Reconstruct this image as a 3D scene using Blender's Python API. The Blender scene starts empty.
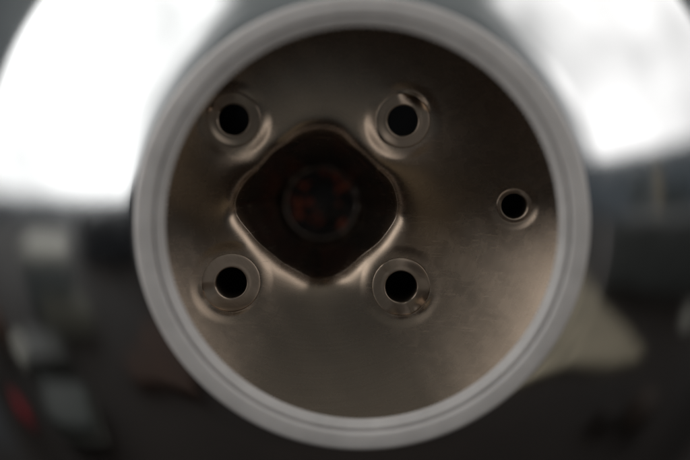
import bpy, math
import numpy as np
from mathutils import Vector, Matrix

scene = bpy.context.scene
rad = math.radians

# ------------------------------------------------------------------ frame of reference
# Local axes of the close-up: X right, Y up, Z out of the opening (towards the viewer),
# origin in the middle of the pale rim.  World: (X, -Z, Y + BASE).
U = 0.00016            # metres per photograph pixel at the rim plane
BASE = 0.0871          # height of the opening's axis above the bench
def W(x, y, z):
    return Vector((x, -z, y + BASE))

# ------------------------------------------------------------------ camera
DIST, PITCH = 0.25, rad(5.0)
target = Vector((-17 * U, -4 * U, 0))
cam_l = target + DIST * Vector((0, math.sin(PITCH), math.cos(PITCH)))
cd = bpy.data.cameras.new('camera'); cam = bpy.data.objects.new('camera', cd)
scene.collection.objects.link(cam); scene.camera = cam
cam.location = W(*cam_l)
cam.rotation_euler = (W(*target) - W(*cam_l)).to_track_quat('-Z', 'Y').to_euler()
FPX = DIST / U
cd.sensor_width = 36; cd.lens = 36 * FPX / 690
cd.clip_start = 0.01; cd.clip_end = 50
cd.dof.use_dof = True; cd.dof.focus_distance = 0.2615; cd.dof.aperture_fstop = 2.5
cd.dof.aperture_blades = 9

def at(px, py, z):
    """photograph pixel -> point on the plane at local depth z"""
    a, b = (px - 345) / FPX, -(py - 230) / FPX
    f = (target - cam_l).normalized(); r = Vector((1, 0, 0)); u = r.cross(f)
    d = f + a * r + b * u
    t = (z - cam_l.z) / d.z
    p = cam_l + d * t
    return p.x, p.y

# ------------------------------------------------------------------ world, lamps, exposure
w = bpy.data.worlds.new('World'); scene.world = w; w.use_nodes = True
nt = w.node_tree; nt.nodes.clear()
out = nt.nodes.new('ShaderNodeOutputWorld'); bg = nt.nodes.new('ShaderNodeBackground')
tc = nt.nodes.new('ShaderNodeTexCoord'); sp = nt.nodes.new('ShaderNodeSeparateXYZ')
rp = nt.nodes.new('ShaderNodeValToRGB'); mr = nt.nodes.new('ShaderNodeMapRange')
mr.inputs['From Min'].default_value = -1; mr.inputs['From Max'].default_value = 1
cr = rp.color_ramp
cr.elements[0].position = 0.30; cr.elements[0].color = (0.010, 0.008, 0.007, 1)
cr.elements[1].position = 0.95; cr.elements[1].color = (0.19, 0.195, 0.185, 1)
e = cr.elements.new(0.5); e.color = (0.040, 0.047, 0.053, 1)
nt.links.new(tc.outputs['Generated'], sp.inputs[0]); nt.links.new(sp.outputs['Z'], mr.inputs['Value'])
nt.links.new(mr.outputs[0], rp.inputs[0]); nt.links.new(rp.outputs[0], bg.inputs[0])
nt.links.new(bg.outputs[0], out.inputs[0])

def window_lamp(name, centre, look, sx, sy, power, col):
    l = bpy.data.lights.new(name, 'AREA'); l.shape = 'RECTANGLE'; l.size = sx; l.size_y = sy
    l.energy = power; l.color = col
    l.use_nodes = True; t = l.node_tree; em = t.nodes['Emission']
    g = t.nodes.new('ShaderNodeNewGeometry'); s_ = t.nodes.new('ShaderNodeSeparateXYZ')
    n_ = t.nodes.new('ShaderNodeTexNoise'); n_.inputs['Scale'].default_value = 2.6; n_.inputs['Detail'].default_value = 2
    t.links.new(g.outputs['Parametric'], s_.inputs[0]); t.links.new(g.outputs['Parametric'], n_.inputs['Vector'])
    m1 = t.nodes.new('ShaderNodeMapRange'); t.links.new(n_.outputs[0], m1.inputs[0])
    for k_, v_ in enumerate((0.3, 0.7, 0.55, 1.45)): m1.inputs[1 + k_].default_value = v_
    s2 = t.nodes.new('ShaderNodeSeparateXYZ'); t.links.new(g.outputs['Position'], s2.inputs[0])
    cu = t.nodes.new('ShaderNodeMapRange'); cu.interpolation_type = 'SMOOTHSTEP'; t.links.new(s2.outputs['Y'], cu.inputs[0])   # added fade of the lamp towards the viewer, softens its mirrored edge
    for k_, v_ in enumerate((-2.7, -0.85, 0.06, 1.0)): cu.inputs[1 + k_].default_value = v_
    mu = t.nodes.new('ShaderNodeMath'); mu.operation = 'MULTIPLY'
    t.links.new(m1.outputs[0], mu.inputs[0]); t.links.new(cu.outputs[0], mu.inputs[1])
    t.links.new(mu.outputs[0], em.inputs['Strength'])
    o = bpy.data.objects.new(name, l); scene.collection.objects.link(o)
    o.location = W(*centre)
    o.rotation_euler = (W(*look) - W(*centre)).to_track_quat('-Z', 'Y').to_euler()
    return o
window_lamp('window_light', (-1.5, 1.175, 1.25), (0, 1.175, 1.25), 3.7, 2.35, 46, (1, 0.975, 0.94))
window_lamp('window_light', (1.5, 1.30, 1.25), (0, 1.30, 1.25), 3.7, 2.10, 29, (1, 0.955, 0.92))

vs = scene.view_settings
vs.view_transform = 'Standard'; vs.look = 'None'; vs.exposure = 0.0; vs.gamma = 1.0
scene.cycles.use_denoising = True
scene.cycles.max_bounces = 16; scene.cycles.glossy_bounces = 12

# ------------------------------------------------------------------ helpers
def link(o, parent=None):
    scene.collection.objects.link(o)
    if parent is not None:
        o.parent = parent
        o.matrix_parent_inverse = parent.matrix_world.inverted()
    return o
def mesh_obj(name, verts, faces, m, parent=None, smooth=True):
    """verts in local axes"""
    v = np.asarray(verts, dtype=float).reshape(-1, 3)
    wv = np.stack([v[:, 0], -v[:, 2], v[:, 1] + BASE], 1)
    me = bpy.data.meshes.new(name)
    me.from_pydata(wv.tolist(), [], [list(map(int, f)) for f in faces]); me.update()
    if smooth: me.polygons.foreach_set('use_smooth', [True] * len(me.polygons))
    me.materials.append(m)
    return link(bpy.data.objects.new(name, me), parent)
def revolve(name, prof, m, parent, n=256, cx=0.0, cy=0.0, zfun=None, hard=()):
    """prof: list of (r, z) in metres, ordered; faces wound so that walking outwards faces +Z"""
    segs, cur = [], []
    for i, p in enumerate(prof):
        cur.append(p)
        if i in hard: segs.append(cur); cur = [p]
    segs.append(cur)
    V, F = [], []
    th = np.linspace(0, 2 * math.pi, n, endpoint=False)
    for s in segs:
        b0 = len(V)
        for (r, z) in s:
            for t in th:
                x, y = cx + r * math.cos(t), cy + r * math.sin(t)
                V.append((x, y, z + (zfun(t, r) if zfun else 0)))
        for i in range(len(s) - 1):
            a, b = b0 + i * n, b0 + (i + 1) * n
            for k in range(n):
                k2 = (k + 1) % n
                F.append((a + k, b + k, b + k2, a + k2))
    return mesh_obj(name, V, F, m, parent)
def sstep(a, b, x):
    t = np.clip((x - a) / (b - a), 0, 1)
    return t * t * (3 - 2 * t)

class NT:
    def __init__(s, name):
        s.m = bpy.data.materials.new(name); s.m.use_nodes = True
        s.t = s.m.node_tree; s.p = s.t.nodes['Principled BSDF']
    def n(s, kind, **kw):
        nd = s.t.nodes.new('ShaderNode' + kind)
        for k, v in kw.items(): setattr(nd, k, v)
        return nd
    def l(s, a, b): s.t.links.new(a, b)
    def noise(s, scale, detail=4, vec=None, rough=0.55):
        nd = s.n('TexNoise'); nd.inputs['Scale'].default_value = scale
        nd.inputs['Detail'].default_value = detail; nd.inputs['Roughness'].default_value = rough
        if vec is not None: s.l(vec, nd.inputs['Vector'])
        return nd
    def ramp(s, fac, stops):
        nd = s.n('ValToRGB'); c = nd.color_ramp
        c.elements[0].position, c.elements[0].color = stops[0][0], (*stops[0][1], 1)
        c.elements[1].position, c.elements[1].color = stops[-1][0], (*stops[-1][1], 1)
        for p, q in stops[1:-1]:
            el = c.elements.new(p); el.color = (*q, 1)
        s.l(fac, nd.inputs[0]); return nd
    def rng(s, fac, a, b, c, d):
        nd = s.n('MapRange')
        for i, v in enumerate((a, b, c, d)): nd.inputs[1 + i].default_value = v
        s.l(fac, nd.inputs[0]); return nd

def spun_metal(name, centre, col0, col1, rough, aniso, groove=0.015, fine=0.02):
    """spun sheet metal: tool marks run round the given centre"""
    a = NT(name); p = a.p
    p.inputs['Metallic'].default_value = 1
    g = a.n('NewGeometry')
    c = W(*centre)
    d = a.n('VectorMath', operation='SUBTRACT'); a.l(g.outputs['Position'], d.inputs[0]); d.inputs[1].default_value = c
    tng = a.n('VectorMath', operation='CROSS_PRODUCT'); a.l(d.outputs[0], tng.inputs[0]); tng.inputs[1].default_value = (0, 1, 0)
    a.l(tng.outputs[0], p.inputs['Tangent'])
    p.inputs['Anisotropic'].default_value = aniso
    p.inputs['Anisotropic Rotation'].default_value = 0.25
    # polar coordinates: radius fine, angle coarse
    s = a.n('SeparateXYZ'); a.l(d.outputs[0], s.inputs[0])
    at2 = a.n('Math', operation='ARCTAN2'); a.l(s.outputs['Z'], at2.inputs[0]); a.l(s.outputs['X'], at2.inputs[1])
    flat = a.n('CombineXYZ'); a.l(s.outputs['X'], flat.inputs[0]); a.l(s.outputs['Z'], flat.inputs[1])
    ln = a.n('VectorMath', operation='LENGTH'); a.l(flat.outputs[0], ln.inputs[0])
    mr_ = a.n('Math', operation='MULTIPLY'); a.l(ln.outputs['Value'], mr_.inputs[0]); mr_.inputs[1].default_value = 3500
    pol = a.n('CombineXYZ'); a.l(mr_.outputs[0], pol.inputs[0])
    ma = a.n('Math', operation='MULTIPLY'); a.l(at2.outputs[0], ma.inputs[0]); ma.inputs[1].default_value = 1.6
    a.l(ma.outputs[0], pol.inputs[1])
    brush = a.noise(1.0, 5, pol.outputs[0], 0.7)
    big = a.noise(90, 2, d.outputs[0])
    col = a.ramp(big.outputs[0], [(0.3, col0), (0.7, col1)])
    dk = a.n('Mix', data_type='RGBA', blend_type='MULTIPLY'); dk.inputs[0].default_value = 0.5
    a.l(col.outputs[0], dk.inputs[6])
    bc = a.ramp(brush.outputs[0], [(0.3, (0.8, 0.78, 0.76)), (0.65, (1, 1, 1))]); a.l(bc.outputs[0], dk.inputs[7])
    a.l(dk.outputs[2], p.inputs['Base Color'])
    # smeared hand polish: broad soft patches and a few short scuffs change the gloss
    sm = a.noise(330, 3, d.outputs[0], 0.6)
    sm.inputs['Distortion'].default_value = 1.2
    r1 = a.rng(sm.outputs[0], 0.32, 0.68, rough - 0.02, rough + 0.025)
    mp = a.n('Mapping'); a.l(d.outputs[0], mp.inputs[0]); mp.inputs['Rotation'].default_value = (0, 0.6, 0); mp.inputs['Scale'].default_value = (240, 240, 2600)
    sc = a.noise(1.0, 3, mp.outputs[0], 0.7)
    r2 = a.rng(sc.outputs[0], 0.60, 0.72, 0.0, 0.07)
    ad = a.n('Math', operation='ADD'); a.l(r1.outputs[0], ad.inputs[0]); a.l(r2.outputs[0], ad.inputs[1])
    a.l(ad.outputs[0], p.inputs['Roughness'])
    b1 = a.n('Bump'); b1.inputs['Strength'].default_value = groove; b1.inputs['Distance'].default_value = 0.00006
    a.l(brush.outputs[0], b1.inputs['Height'])
    b2 = a.n('Bump'); b2.inputs['Strength'].default_value = fine; b2.inputs['Distance'].default_value = 0.0006
    a.l(big.outputs[0], b2.inputs['Height']); a.l(b1.outputs[0], b2.inputs['Normal'])
    a.l(b2.outputs[0], p.inputs['Normal'])
    return a.m
def simple(name, col, rough, metal=0.0, var=0.2, scale=40, bump=0.05, spec=0.2):
    a = NT(name); p = a.p
    p.inputs['Specular IOR Level'].default_value = spec
    tcn = a.n('TexCoord')
    n = a.noise(scale, 5, tcn.outputs['Object'])
    lo = tuple(c * (1 - var) for c in col); hi = tuple(min(1, c * (1 + var)) for c in col)
    c = a.ramp(n.outputs[0], [(0.3, lo), (0.7, hi)]); a.l(c.outputs[0], p.inputs['Base Color'])
    r = a.rng(n.outputs[0], 0.3, 0.7, max(0, rough - 0.03), rough + 0.04); a.l(r.outputs[0], p.inputs['Roughness'])
    p.inputs['Metallic'].default_value = metal
    b = a.n('Bump'); b.inputs['Strength'].default_value = bump; b.inputs['Distance'].default_value = 0.001
    a.l(n.outputs[0], b.inputs['Height']); a.l(b.outputs[0], p.inputs['Normal'])
    return a.m

# ------------------------------------------------------------------ layout of the plate
ZF = -0.0120                                # depth of the plate's floor
RIN = 193 * U                               # clear radius of the opening
OC = at(362.5, 221.5, -0.004)               # middle of the opening at the inner lip
WELL = at(320, 204, ZF)
SC = (DIST - ZF) / DIST                     # pixel size grows with depth
PX = U * SC
def dish(x, y, want_q=False):
    rho = np.hypot(x - OC[0], y - OC[1]) / RIN
    wx, wy = (x - WELL[0]) / PX, (y - WELL[1]) / PX
    wx = (wx + 2.0) * 0.955
    u, v = (wx + wy) / math.sqrt(2), (wx - wy) / math.sqrt(2)
    r2 = np.hypot(wx, wy)
    k = sstep(34, 74, r2)
    q4 = (np.abs(u) ** 3.5 + np.abs(v) ** 3.5) ** (1 / 3.5)
    q = r2 * (1 - k) * 0.95 + q4 * k
    an = np.arctan2(wy, wx)
    q = q + 0.9 * np.sin(3 * an + 0.7) + 0.7 * np.sin(7 * an + 2.0) + 0.35 * np.sin(13 * an + 0.3)
    if want_q: return q
    az = np.arctan2(y - OC[1], x - OC[0])
    flat = (0.5 + 0.5 * np.cos(az - rad(150))) ** 2      # the sheet runs out flatter towards the upper left
    z = ZF + 0.0047 * (1 - 0.4 * flat) * rho ** 2.7
    # soft draw-in round the well, then the steep wall with a rolled shoulder
    # low swell rising towards the well, fuller on its upper side
    z = z + (21 + 18 * np.sin(an)) * PX * np.exp(-np.clip(r2 - 66, 0, None) / 42)
    z = z - (11.5 - 3.5 * np.sin(an)) * PX * np.exp(-np.clip(q - 62, -4, None) / (13 - 4 * np.sin(an)))
    s = 3.6
    z = z - 3.2 * PX * s * np.logaddexp(0, (66 - q) / s)
    return z

# (pixel x, pixel y, hole radius px, pad radius px, step arcs [(azimuth deg, half width deg, depth mm)])
HOLES = [
    (234.0, 119.5, 15.0, 26.5, [(235, 75, -0.75), (60, 32, 0.35), (150, 14, 0.45)]),
    (403.0, 121.0, 15.0, 27, [(58, 46, 1.3), (220, 40, -0.35)]),
    (231.0, 282.5, 15.0, 29, [(270, 62, 0.60), (195, 20, 0.4)]),
    (400.5, 287.0, 15.5, 29, [(322, 34, 0.85), (270, 30, 0.4), (60, 45, -0.45), (130, 14, -0.25)]),
    (514.5, 206.0, 12.2, 17, [(110, 55, -0.45)]),
]
for i, (px, py, hr, pr, arcs) in enumerate(HOLES):
    z = ZF
    for _ in range(6):
        x, y = at(px, py, z); z = float(dish(np.array(x), np.array(y)))
    g = PX
    x = OC[0] + round((x - OC[0]) / g) * g; y = OC[1] + round((y - OC[1]) / g) * g
    e = 0.001
    gx = float(dish(np.array(x + e), np.array(y)) - dish(np.array(x - e), np.array(y))) / (2 * e)
    gy = float(dish(np.array(x), np.array(y + e)) - dish(np.array(x), np.array(y - e))) / (2 * e)
    HOLES[i] = dict(x=x, y=y, z=z, gx=gx * 0.94, gy=gy * 0.94, hr=hr * PX, pr=pr * PX, arcs=arcs)
def pad_plane(h, x, y): return h['z'] + h['gx'] * (x - h['x']) + h['gy'] * (y - h['y'])
wcx = OC[0] + round((WELL[0] - OC[0]) / PX) * PX; wcy = OC[1] + (round((WELL[1] - OC[1]) / PX) - 5) * PX
RC = 40 * PX

# ------------------------------------------------------------------ materials
STEEL = spun_metal('spun_steel', (WELL[0], WELL[1], 0), (0.40, 0.318, 0.25), (0.46, 0.368, 0.29), 0.265, 0.9)
PAD = spun_metal('pad_steel', (WELL[0], WELL[1], 0), (0.39, 0.315, 0.252), (0.44, 0.36, 0.29), 0.33, 0.85)
WELLM = spun_metal('shaded_well_steel', (WELL[0], WELL[1], 0), (0.30, 0.25, 0.21), (0.40, 0.33, 0.27), 0.24, 0.6, 0.12, 0.08)  # darker than the plate steel: the recess's shade is put into the base colour
COLLAR = simple('collar_steel', (0.30, 0.26, 0.235), 0.3, 1.0, 0.3, 700, 0.15, 0.5)
CHROME = simple('polished_chrome', (0.80, 0.825, 0.85), 0.10, 1.0, 0.03, 60, 0.01, 0.5)
GASKET = simple('pale_rubber', (0.70, 0.68, 0.675), 0.20, 0.0, 0.09, 160, 0.08, 0.55)
gb = GASKET.node_tree.nodes['Principled BSDF']
gb.inputs['Subsurface Weight'].default_value = 0.35; gb.inputs['Subsurface Radius'].default_value = (1, 0.9, 0.8); gb.inputs['Subsurface Scale'].default_value = 0.0015

# ------------------------------------------------------------------ the housing
root = bpy.data.objects.new('chrome_housing', None); root.empty_display_size = 0.02
root.location = (0, 0.03, 0); link(root)
bpy.context.view_layer.update()
root['label'] = 'round polished chrome housing with pale rim around a dished steel plate with five holes'
root['category'] = 'metal housing'

# shell: curved chrome body behind the rim, given by its surface tilt over the radius
tilt = [(224, 9), (229, 13), (240, 18), (252, 22), (262, 25), (300, 29), (390, 43), (450, 58), (500, 75), (530, 90)]
def tl(r): return np.interp(r, [a for a, b in tilt], [b for a, b in tilt])
prof, z, r = [], -0.0022, 222.0
prof.append((r * U, z))
while r < 528.5:
    dr = 1.0 if r > 500 else 2.0
    z -= math.tan(rad(min(86, float(tl(r + dr / 2))))) * dr * U; r += dr
    prof.append((r * U, z))
RB, ZB = prof[-1]
prof += [(RB, ZB - 0.004 * k) for k in range(1, 12)]
zb = prof[-1][1]
for k in range(1, 13):
    a = rad(7.5 * k); prof.append((RB - 0.02 * (1 - math.cos(a)), zb - 0.02 * math.sin(a)))
prof.append((0.0005, zb - 0.02))
shell = revolve('shell', prof, CHROME, root, 320)
# inner cone of the shell that holds the plate
def rr(r, z): return (r * U, z * 0.001)
# pale rim: inner band, groove, outer band
gp = []
def arc(c, rr_, a0, a1, n=8):
    return [(c[0] + rr_ * math.cos(rad(a0 + (a1 - a0) * k / n)), c[1] + rr_ * math.sin(rad(a0 + (a1 - a0) * k / n))) for k in range(n + 1)]
# (radius px, height px)
pp = [(206, -50), (202.5, -30), (198.6, -16)] + arc((201.6, -10.5), 3.8, 200, 100) + [(204.2, -3.9)] + arc((206.0, -5.2), 2.2, 100, 20) \
   + [(208.3, -6.2), (209.2, -6.4), (210.0, -5.2)] + arc((213.0, -3.4), 3.2, 170, 92) + [(220, -0.6)] + arc((224.5, -5.4), 4.6, 85, -10) + [(229.0, -14), (228.6, -24)]
rim = revolve('rim_gasket', [(a * U, b * U) for a, b in pp], GASKET, root, 384, OC[0] * 0.0, 0)

# plate: a fine sheet, warped so that the cut-outs are true circles
N = 209
ax = np.arange(-N, N + 1) * PX
X, Y = np.meshgrid(ax + OC[0], ax + OC[1], indexing='ij')
dele = np.zeros((2 * N, 2 * N), bool)
cuts = [(h['x'], h['y'], h['pr']) for h in HOLES] + [(wcx, wcy, RC)]
rings = []
for (hx, hy, R) in cuts:
    Rp = R / PX
    sh = int(round(Rp * 0.87)); L = Rp * (1.13 if R == RC else 1.30)
    ci, cj = int(round((hx - OC[0]) / PX)) + N, int(round((hy - OC[1]) / PX)) + N
    m_ = int(L) + 1
    I, J = np.meshgrid(np.arange(-m_, m_ + 1), np.arange(-m_, m_ + 1), indexing='ij')
    s = np.maximum(np.abs(I), np.abs(J)).astype(float)
    ang = np.arctan2(J, I)
    # the square ring s = sh becomes the circle R, s >= L stays put
    t = np.clip((s - sh) / (L - sh), 0, 1)
    rc = Rp + (L - Rp) * t
    nx, ny = rc * np.cos(ang), rc * np.sin(ang)
    k = sstep(0, 1, t)
    qx, qy = nx * (1 - k) + I * k, ny * (1 - k) + J * k
    ins = s < sh
    qx[ins] = I[ins]; qy[ins] = J[ins]
    X[ci - m_:ci + m_ + 1, cj - m_:cj + m_ + 1] = hx + qx * PX
    Y[ci - m_:ci + m_ + 1, cj - m_:cj + m_ + 1] = hy + qy * PX
    dele[ci - sh:ci + sh, cj - sh:cj + sh] = True
    sq = [(-sh + a, -sh) for a in range(2 * sh)] + [(sh, -sh + a) for a in range(2 * sh)] + \
         [(sh - a, sh) for a in range(2 * sh)] + [(-sh, sh - a) for a in range(2 * sh)]
    rings.append([(ci + a) * (2 * N + 1) + cj + b for a, b in sq])
Z = dish(X, Y); QF = dish(X, Y, True)
for h in HOLES:
    d = np.hypot(X - h['x'], Y - h['y'])
    k = 1 - sstep(h['pr'] * 1.0, h['pr'] * 1.45, d)
    Z = Z * (1 - k) + pad_plane(h, X, Y) * k
    # pinched lips where the pad has torn away from the sheet
    azd = np.degrees(np.arctan2(Y - h['y'], X - h['x']))
    for (a_, hw, dp) in h['arcs']:
        if dp > 0:
            dd = np.abs((azd - a_ + 180) % 360 - 180)
            Z += 0.00042 * dp * np.exp(-((d - h['pr']) / (2.6 * PX)) ** 2) * (1 - sstep(0, hw, dd))
    # rolled edge of the cut-out
    Z -= 0.00002 * np.exp(-np.clip(d - h['pr'], 0, None) / (1.1 * PX)) * (d < h['pr'] * 1.5)
d = np.hypot(X - wcx, Y - wcy)
# faint unevenness of hand-finished sheet
Z += 0.000016 * (np.sin(X * 520 + 1.3) * np.sin(Y * 470 + 0.4) + 0.6 * np.sin(X * 900 + Y * 610))
V = np.stack([X, Y, Z], -1).reshape(-1, 3)
ci_, cj_ = np.meshgrid(np.arange(2 * N), np.arange(2 * N), indexing='ij')
mid = np.hypot(X[:-1, :-1] - OC[0], Y[:-1, :-1] - OC[1])
keep = (~dele) & (mid < 204 * PX) & (QF[:-1, :-1] > 61)
ii, jj = ci_[keep], cj_[keep]
M = 2 * N + 1
F = np.stack([ii * M + jj, (ii + 1) * M + jj, (ii + 1) * M + jj + 1, ii * M + jj + 1], 1)
V = V.tolist(); F = F.tolist()
for ri, ring in enumerate(rings[:-1]):           # turned-down edges
    dep = 0.0016
    top = []; bot = []
    for v in ring:
        x, y, z = V[v]; top.append(len(V)); V.append([x, y, z]); bot.append(len(V)); V.append([x, y, z - dep])
    n = len(ring)
    for k in range(n):
        F.append([top[k], top[(k + 1) % n], bot[(k + 1) % n], bot[k]][::-1])
used = np.unique(np.concatenate([np.asarray(f) for f in F]))
remap = {int(o): k for k, o in enumerate(used)}
V = [V[o] for o in used]; F = [[remap[q] for q in f] for f in F]
plate = mesh_obj('plate', V, F, STEEL, root)

# flat drilled pads round the five holes
for h in HOLES:
    def zf(t, r, h=h):
        x, y = h['x'] + r * math.cos(t), h['y'] + r * math.sin(t)
        st = 0.0
        for (az, hw, dp) in h['arcs']:
            dd = abs((math.degrees(t) - az + 180) % 360 - 180)
            st += dp * 0.001 * float(1 - sstep(0, hw, dd))
        f = float(sstep(h['hr'] * 1.15, h['pr'], r))
        return pad_plane(h, x, y) - st * (0.25 + 0.75 * f)
    R, r0 = h['pr'] - 0.000012, h['hr']
    p_ = PX
    pr = [(R, -0.0030), (R, -0.0001), (R - 0.2 * p_, -0.00003), (R - 0.8 * p_, -0.00001), (R - 2 * p_, 0)]
    pr += [(R + (r0 + 2.2 * p_ - R) * k, 0) for k in (0.3, 0.5, 0.7, 0.9)]
    pr += [(r0 + 1.6 * p_, 0.00004), (r0 + 0.9 * p_, 0.00002), (r0 + 0.3 * p_, -0.00012), (r0, -0.0004), (r0 + 0.4 * p_, -0.0009), (r0 + 2 * p_, -0.0016), (r0 + 3 * p_, -0.005), (r0 + 3 * p_, -0.010)]
    pad = revolve('hole_pad', pr[::-1], PAD, plate, 96, h['x'], h['y'], zf, hard=())

# collar at the bottom of the square well and the mottled cup behind it
nt_, nr_ = 360, 40
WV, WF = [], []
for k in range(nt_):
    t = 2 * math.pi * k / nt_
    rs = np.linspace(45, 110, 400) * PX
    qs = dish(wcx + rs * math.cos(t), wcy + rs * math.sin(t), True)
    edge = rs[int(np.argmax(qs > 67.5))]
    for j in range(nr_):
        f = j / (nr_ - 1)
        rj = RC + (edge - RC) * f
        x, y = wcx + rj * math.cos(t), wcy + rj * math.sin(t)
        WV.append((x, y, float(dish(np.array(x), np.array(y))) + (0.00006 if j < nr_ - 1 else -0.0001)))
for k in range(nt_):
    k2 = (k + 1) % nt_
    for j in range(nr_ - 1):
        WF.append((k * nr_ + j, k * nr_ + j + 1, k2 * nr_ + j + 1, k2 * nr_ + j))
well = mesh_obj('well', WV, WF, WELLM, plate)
zc = float(np.mean([v[2] for v in WV[::nr_]]))
pr = [(RC + 0.0002, -0.002), (RC + 0.0001, 0.0), (RC - 0.6 * PX, 0.0004), (RC - 1.8 * PX, 0.0007), (RC - 3.4 * PX, 0.0006), (RC - 4.6 * PX, 0.0001),
      (RC - 4.9 * PX, -0.0006), (RC - 5.2 * PX, -0.0014), (RC - 6.5 * PX, -0.0019), (RC - 10 * PX, -0.0018), (RC - 16 * PX, -0.0013), (RC - 24 * PX, -0.0008), (RC - 32 * PX, -0.0006), (0.00002, -0.00055)]
def rag(t, r): return 0.00016 * math.sin(9 * t + 0.6) * math.sin(4 * t)
a = NT('mottled_cup'); tcn = a.n('TexCoord')
n1 = a.noise(420, 6, tcn.outputs['Object']); n2 = a.noise(900, 4, tcn.outputs['Object'])
c = a.ramp(n1.outputs[0], [(0.42, (0.02, 0.018, 0.018)), (0.54, (0.07, 0.055, 0.05)), (0.62, (0.5, 0.09, 0.05)), (0.72, (0.9, 0.4, 0.2))])  # dark, red and orange mottling in the base colour
a.l(c.outputs[0], a.p.inputs['Base Color']); a.p.inputs['Roughness'].default_value = 0.28
b = a.n('Bump'); b.inputs['Strength'].default_value = 0.6; b.inputs['Distance'].default_value = 0.0008
a.l(n2.outputs[0], b.inputs['Height']); a.l(b.outputs[0], a.p.inputs['Normal'])
CUP = a.m
collar = revolve('collar', [(r, zc + z) for r, z in pr[:8]][::-1], COLLAR, plate, 160, wcx, wcy, rag)
cup = revolve('cup', [(r - 0.00005, zc + z) for r, z in pr[7:]][::-1], CUP, collar, 120, wcx, wcy)

# ------------------------------------------------------------------ bench and the things the chrome mirrors
def box(name, c, s, m, parent=None, rz=0.0, bev=0.003):
    import bmesh
    bm = bmesh.new(); bmesh.ops.create_cube(bm, size=1)
    for v in bm.verts: v.co = Vector((v.co.x * s[0], v.co.y * s[1], v.co.z * s[2]))
    bmesh.ops.bevel(bm, geom=bm.edges[:], offset=min(bev, min(s) * 0.3), segments=2, affect='EDGES')
    me = bpy.data.meshes.new(name); bm.to_mesh(me); bm.free(); me.materials.append(m)
    o = bpy.data.objects.new(name, me); o.location = c; o.rotation_euler = (0, 0, rz)
    scene.collection.objects.link(o)
    if parent is not None:
        bpy.context.view_layer.update()
        o.parent = parent; o.matrix_parent_inverse = parent.matrix_world.inverted()
    return o
BENCH = simple('dark_bench', (0.016, 0.012, 0.010), 0.7, 0, 0.4, 12, 0.1)
BENCH.node_tree.nodes['Principled BSDF'].inputs['Specular IOR Level'].default_value = 0.15
bench = box('bench_top', (0, -0.55, -0.0205), (2.6, 1.6, 0.04), BENCH)
bench['kind'] = 'structure'
def thing(o, label, cat):
    o['label'] = label; o['category'] = cat; return o
def slab(name, pts, z0, z1, m):
    n = len(pts)
    V = [(x, z0 - BASE, z) for x, z in pts] + [(x, z1 - BASE, z) for x, z in pts]
    F = [tuple(range(n))[::-1], tuple(range(n, 2 * n))] + [(k, (k + 1) % n, n + (k + 1) % n, n + k) for k in range(n)]
    return mesh_obj(name, V, F, m, None, False)
thing(slab('cardboard_sheet', [(.055, .11), (.06, .50), (.26, .50), (.222, .14), (.178, .052), (.155, .01)], 0.0002, 0.004,
      simple('cardboard', (0.28, 0.24, 0.175), 0.85)), 'beige cardboard sheet mirrored in the chrome at lower right', 'cardboard')
thing(slab('leather_pad', [(-.075, .055), (-.105, .03), (-.125, .04), (-.145, .10), (-.14, .17), (-.10, .16), (-.08, .10)], 0.0002, 0.006,
      simple('brown_leather', (0.040, 0.021, 0.014), 0.8)), 'brown leather pad mirrored in the chrome at lower left of the rim', 'leather pad')
def carton(name, x, z, s, m, lid, rz, label, cat):
    o = box(name, (x, -z, s[2] / 2 + 0.0002), s, m, None, rz)
    if lid: box('lid', (x, -z, s[2] + 0.0035), (s[0] * 1.03, s[1] * 1.03, 0.007), lid, o, rz, 0.001)
    return thing(o, label, cat)
PALE = simple('pale_card', (0.55, 0.53, 0.47), 0.7)
GREY = simple('grey_plastic', (0.10, 0.11, 0.11), 0.5)
carton('grey_box', -.27, .035, (.09, .07, .045), GREY, PALE, 0.4, 'grey box with pale lid mirrored in the chrome at left', 'box')
carton('tile_sample', -.112, -.024, (.030, .034, .005), simple('grey_tile', (0.28, 0.27, 0.24), 0.7), simple('black_insert', (0.03, 0.035, 0.03), 0.5), 0.5, 'pale square tile with dark inset mirrored at bottom left corner', 'tile')
RED = simple('red_plastic', (0.38, 0.03, 0.045), 0.4)
o = carton('red_cap', -.130, -.087, (.016, .016, .006), RED, None, 0.3, 'small red cap mirrored in the chrome at lower left edge', 'cap')
carton('timber_post', 1.15, .36, (.06, .06, .21), simple('timber', (0.34, 0.29, 0.21), 0.7), None, 0.1, 'upright timber post mirrored in the chrome at right edge', 'post')
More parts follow.
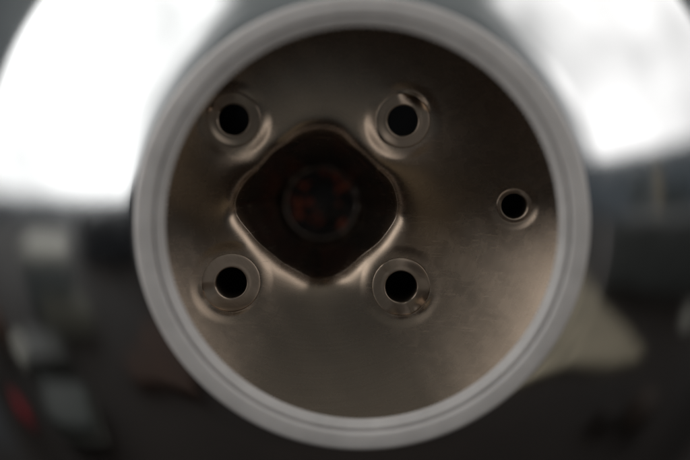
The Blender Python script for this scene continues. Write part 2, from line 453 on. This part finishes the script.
carton('dark_crate', .36, .06, (.16, .20, .07), simple('dark_crate', (0.03, 0.032, 0.03), 0.6), None, -0.2, 'dark crate mirrored in the chrome at right of the rim', 'crate')
TIMBER = bpy.data.materials['timber']
MOSS = simple('drab_green', (0.06, 0.065, 0.05), 0.7)
carton('grey_post', 1.15, .50, (.05, .05, .17), MOSS, None, 0.2, 'drab upright post mirrored beside the timber post at right', 'post')
carton('low_cabinet', 1.18, .20, (.16, .20, .12), simple('teal_grey', (0.035, 0.045, 0.046), 0.6), GREY, 0.0, 'low dark cabinet mirrored at the right edge of the photograph', 'cabinet')
carton('wooden_block', .112, -.018, (.016, .02, .012), simple('orange_wood', (0.035, 0.024, 0.018), 0.7), None, 0.4, 'small dark wooden block mirrored at bottom right', 'block')
carton('grey_block', .098, .000, (.014, .016, .008), BENCH, None, 0.1, 'small grey block mirrored at bottom right beside the wooden block', 'block')
carton('metal_clip', .228, -.02, (.012, .022, .008), PALE, None, 0.9, 'tiny pale clip mirrored at the right edge above the bottom corner', 'clip')
carton('brown_block', -.212, -.088, (.03, .03, .02), simple('rust', (0.09, 0.05, 0.035), 0.7), None, 0.2, 'dull brown block mirrored at the left edge above the red cap', 'block')
carton('pale_slip', -.185, -.050, (.018, .030, .006), PALE, None, -0.5, 'pale paper slip mirrored at left above the red cap', 'paper')
carton('dark_tin', -.168, -.018, (.040, .045, .012), simple('dark_tin', (0.035, 0.035, 0.03), 0.5), None, 0.3, 'dark flat tin mirrored at left below the grey box', 'tin')
carton('khaki_box', -.205, .03, (.05, .06, .018), simple('khaki', (0.10, 0.095, 0.075), 0.7), None, 0.35, 'khaki flat box mirrored at left in front of the grey box', 'box')
carton('black_case', -.42, .27, (.14, .20, .075), simple('black_case', (0.012, 0.014, 0.018), 0.5), None, 0.3, 'black case mirrored at left just below the bright window', 'case')
carton('navy_tub', -.30, .42, (.10, .10, .11), simple('navy_plastic', (0.015, 0.018, 0.026), 0.5), None, -0.3, 'navy tub mirrored against the left side of the rim', 'tub')
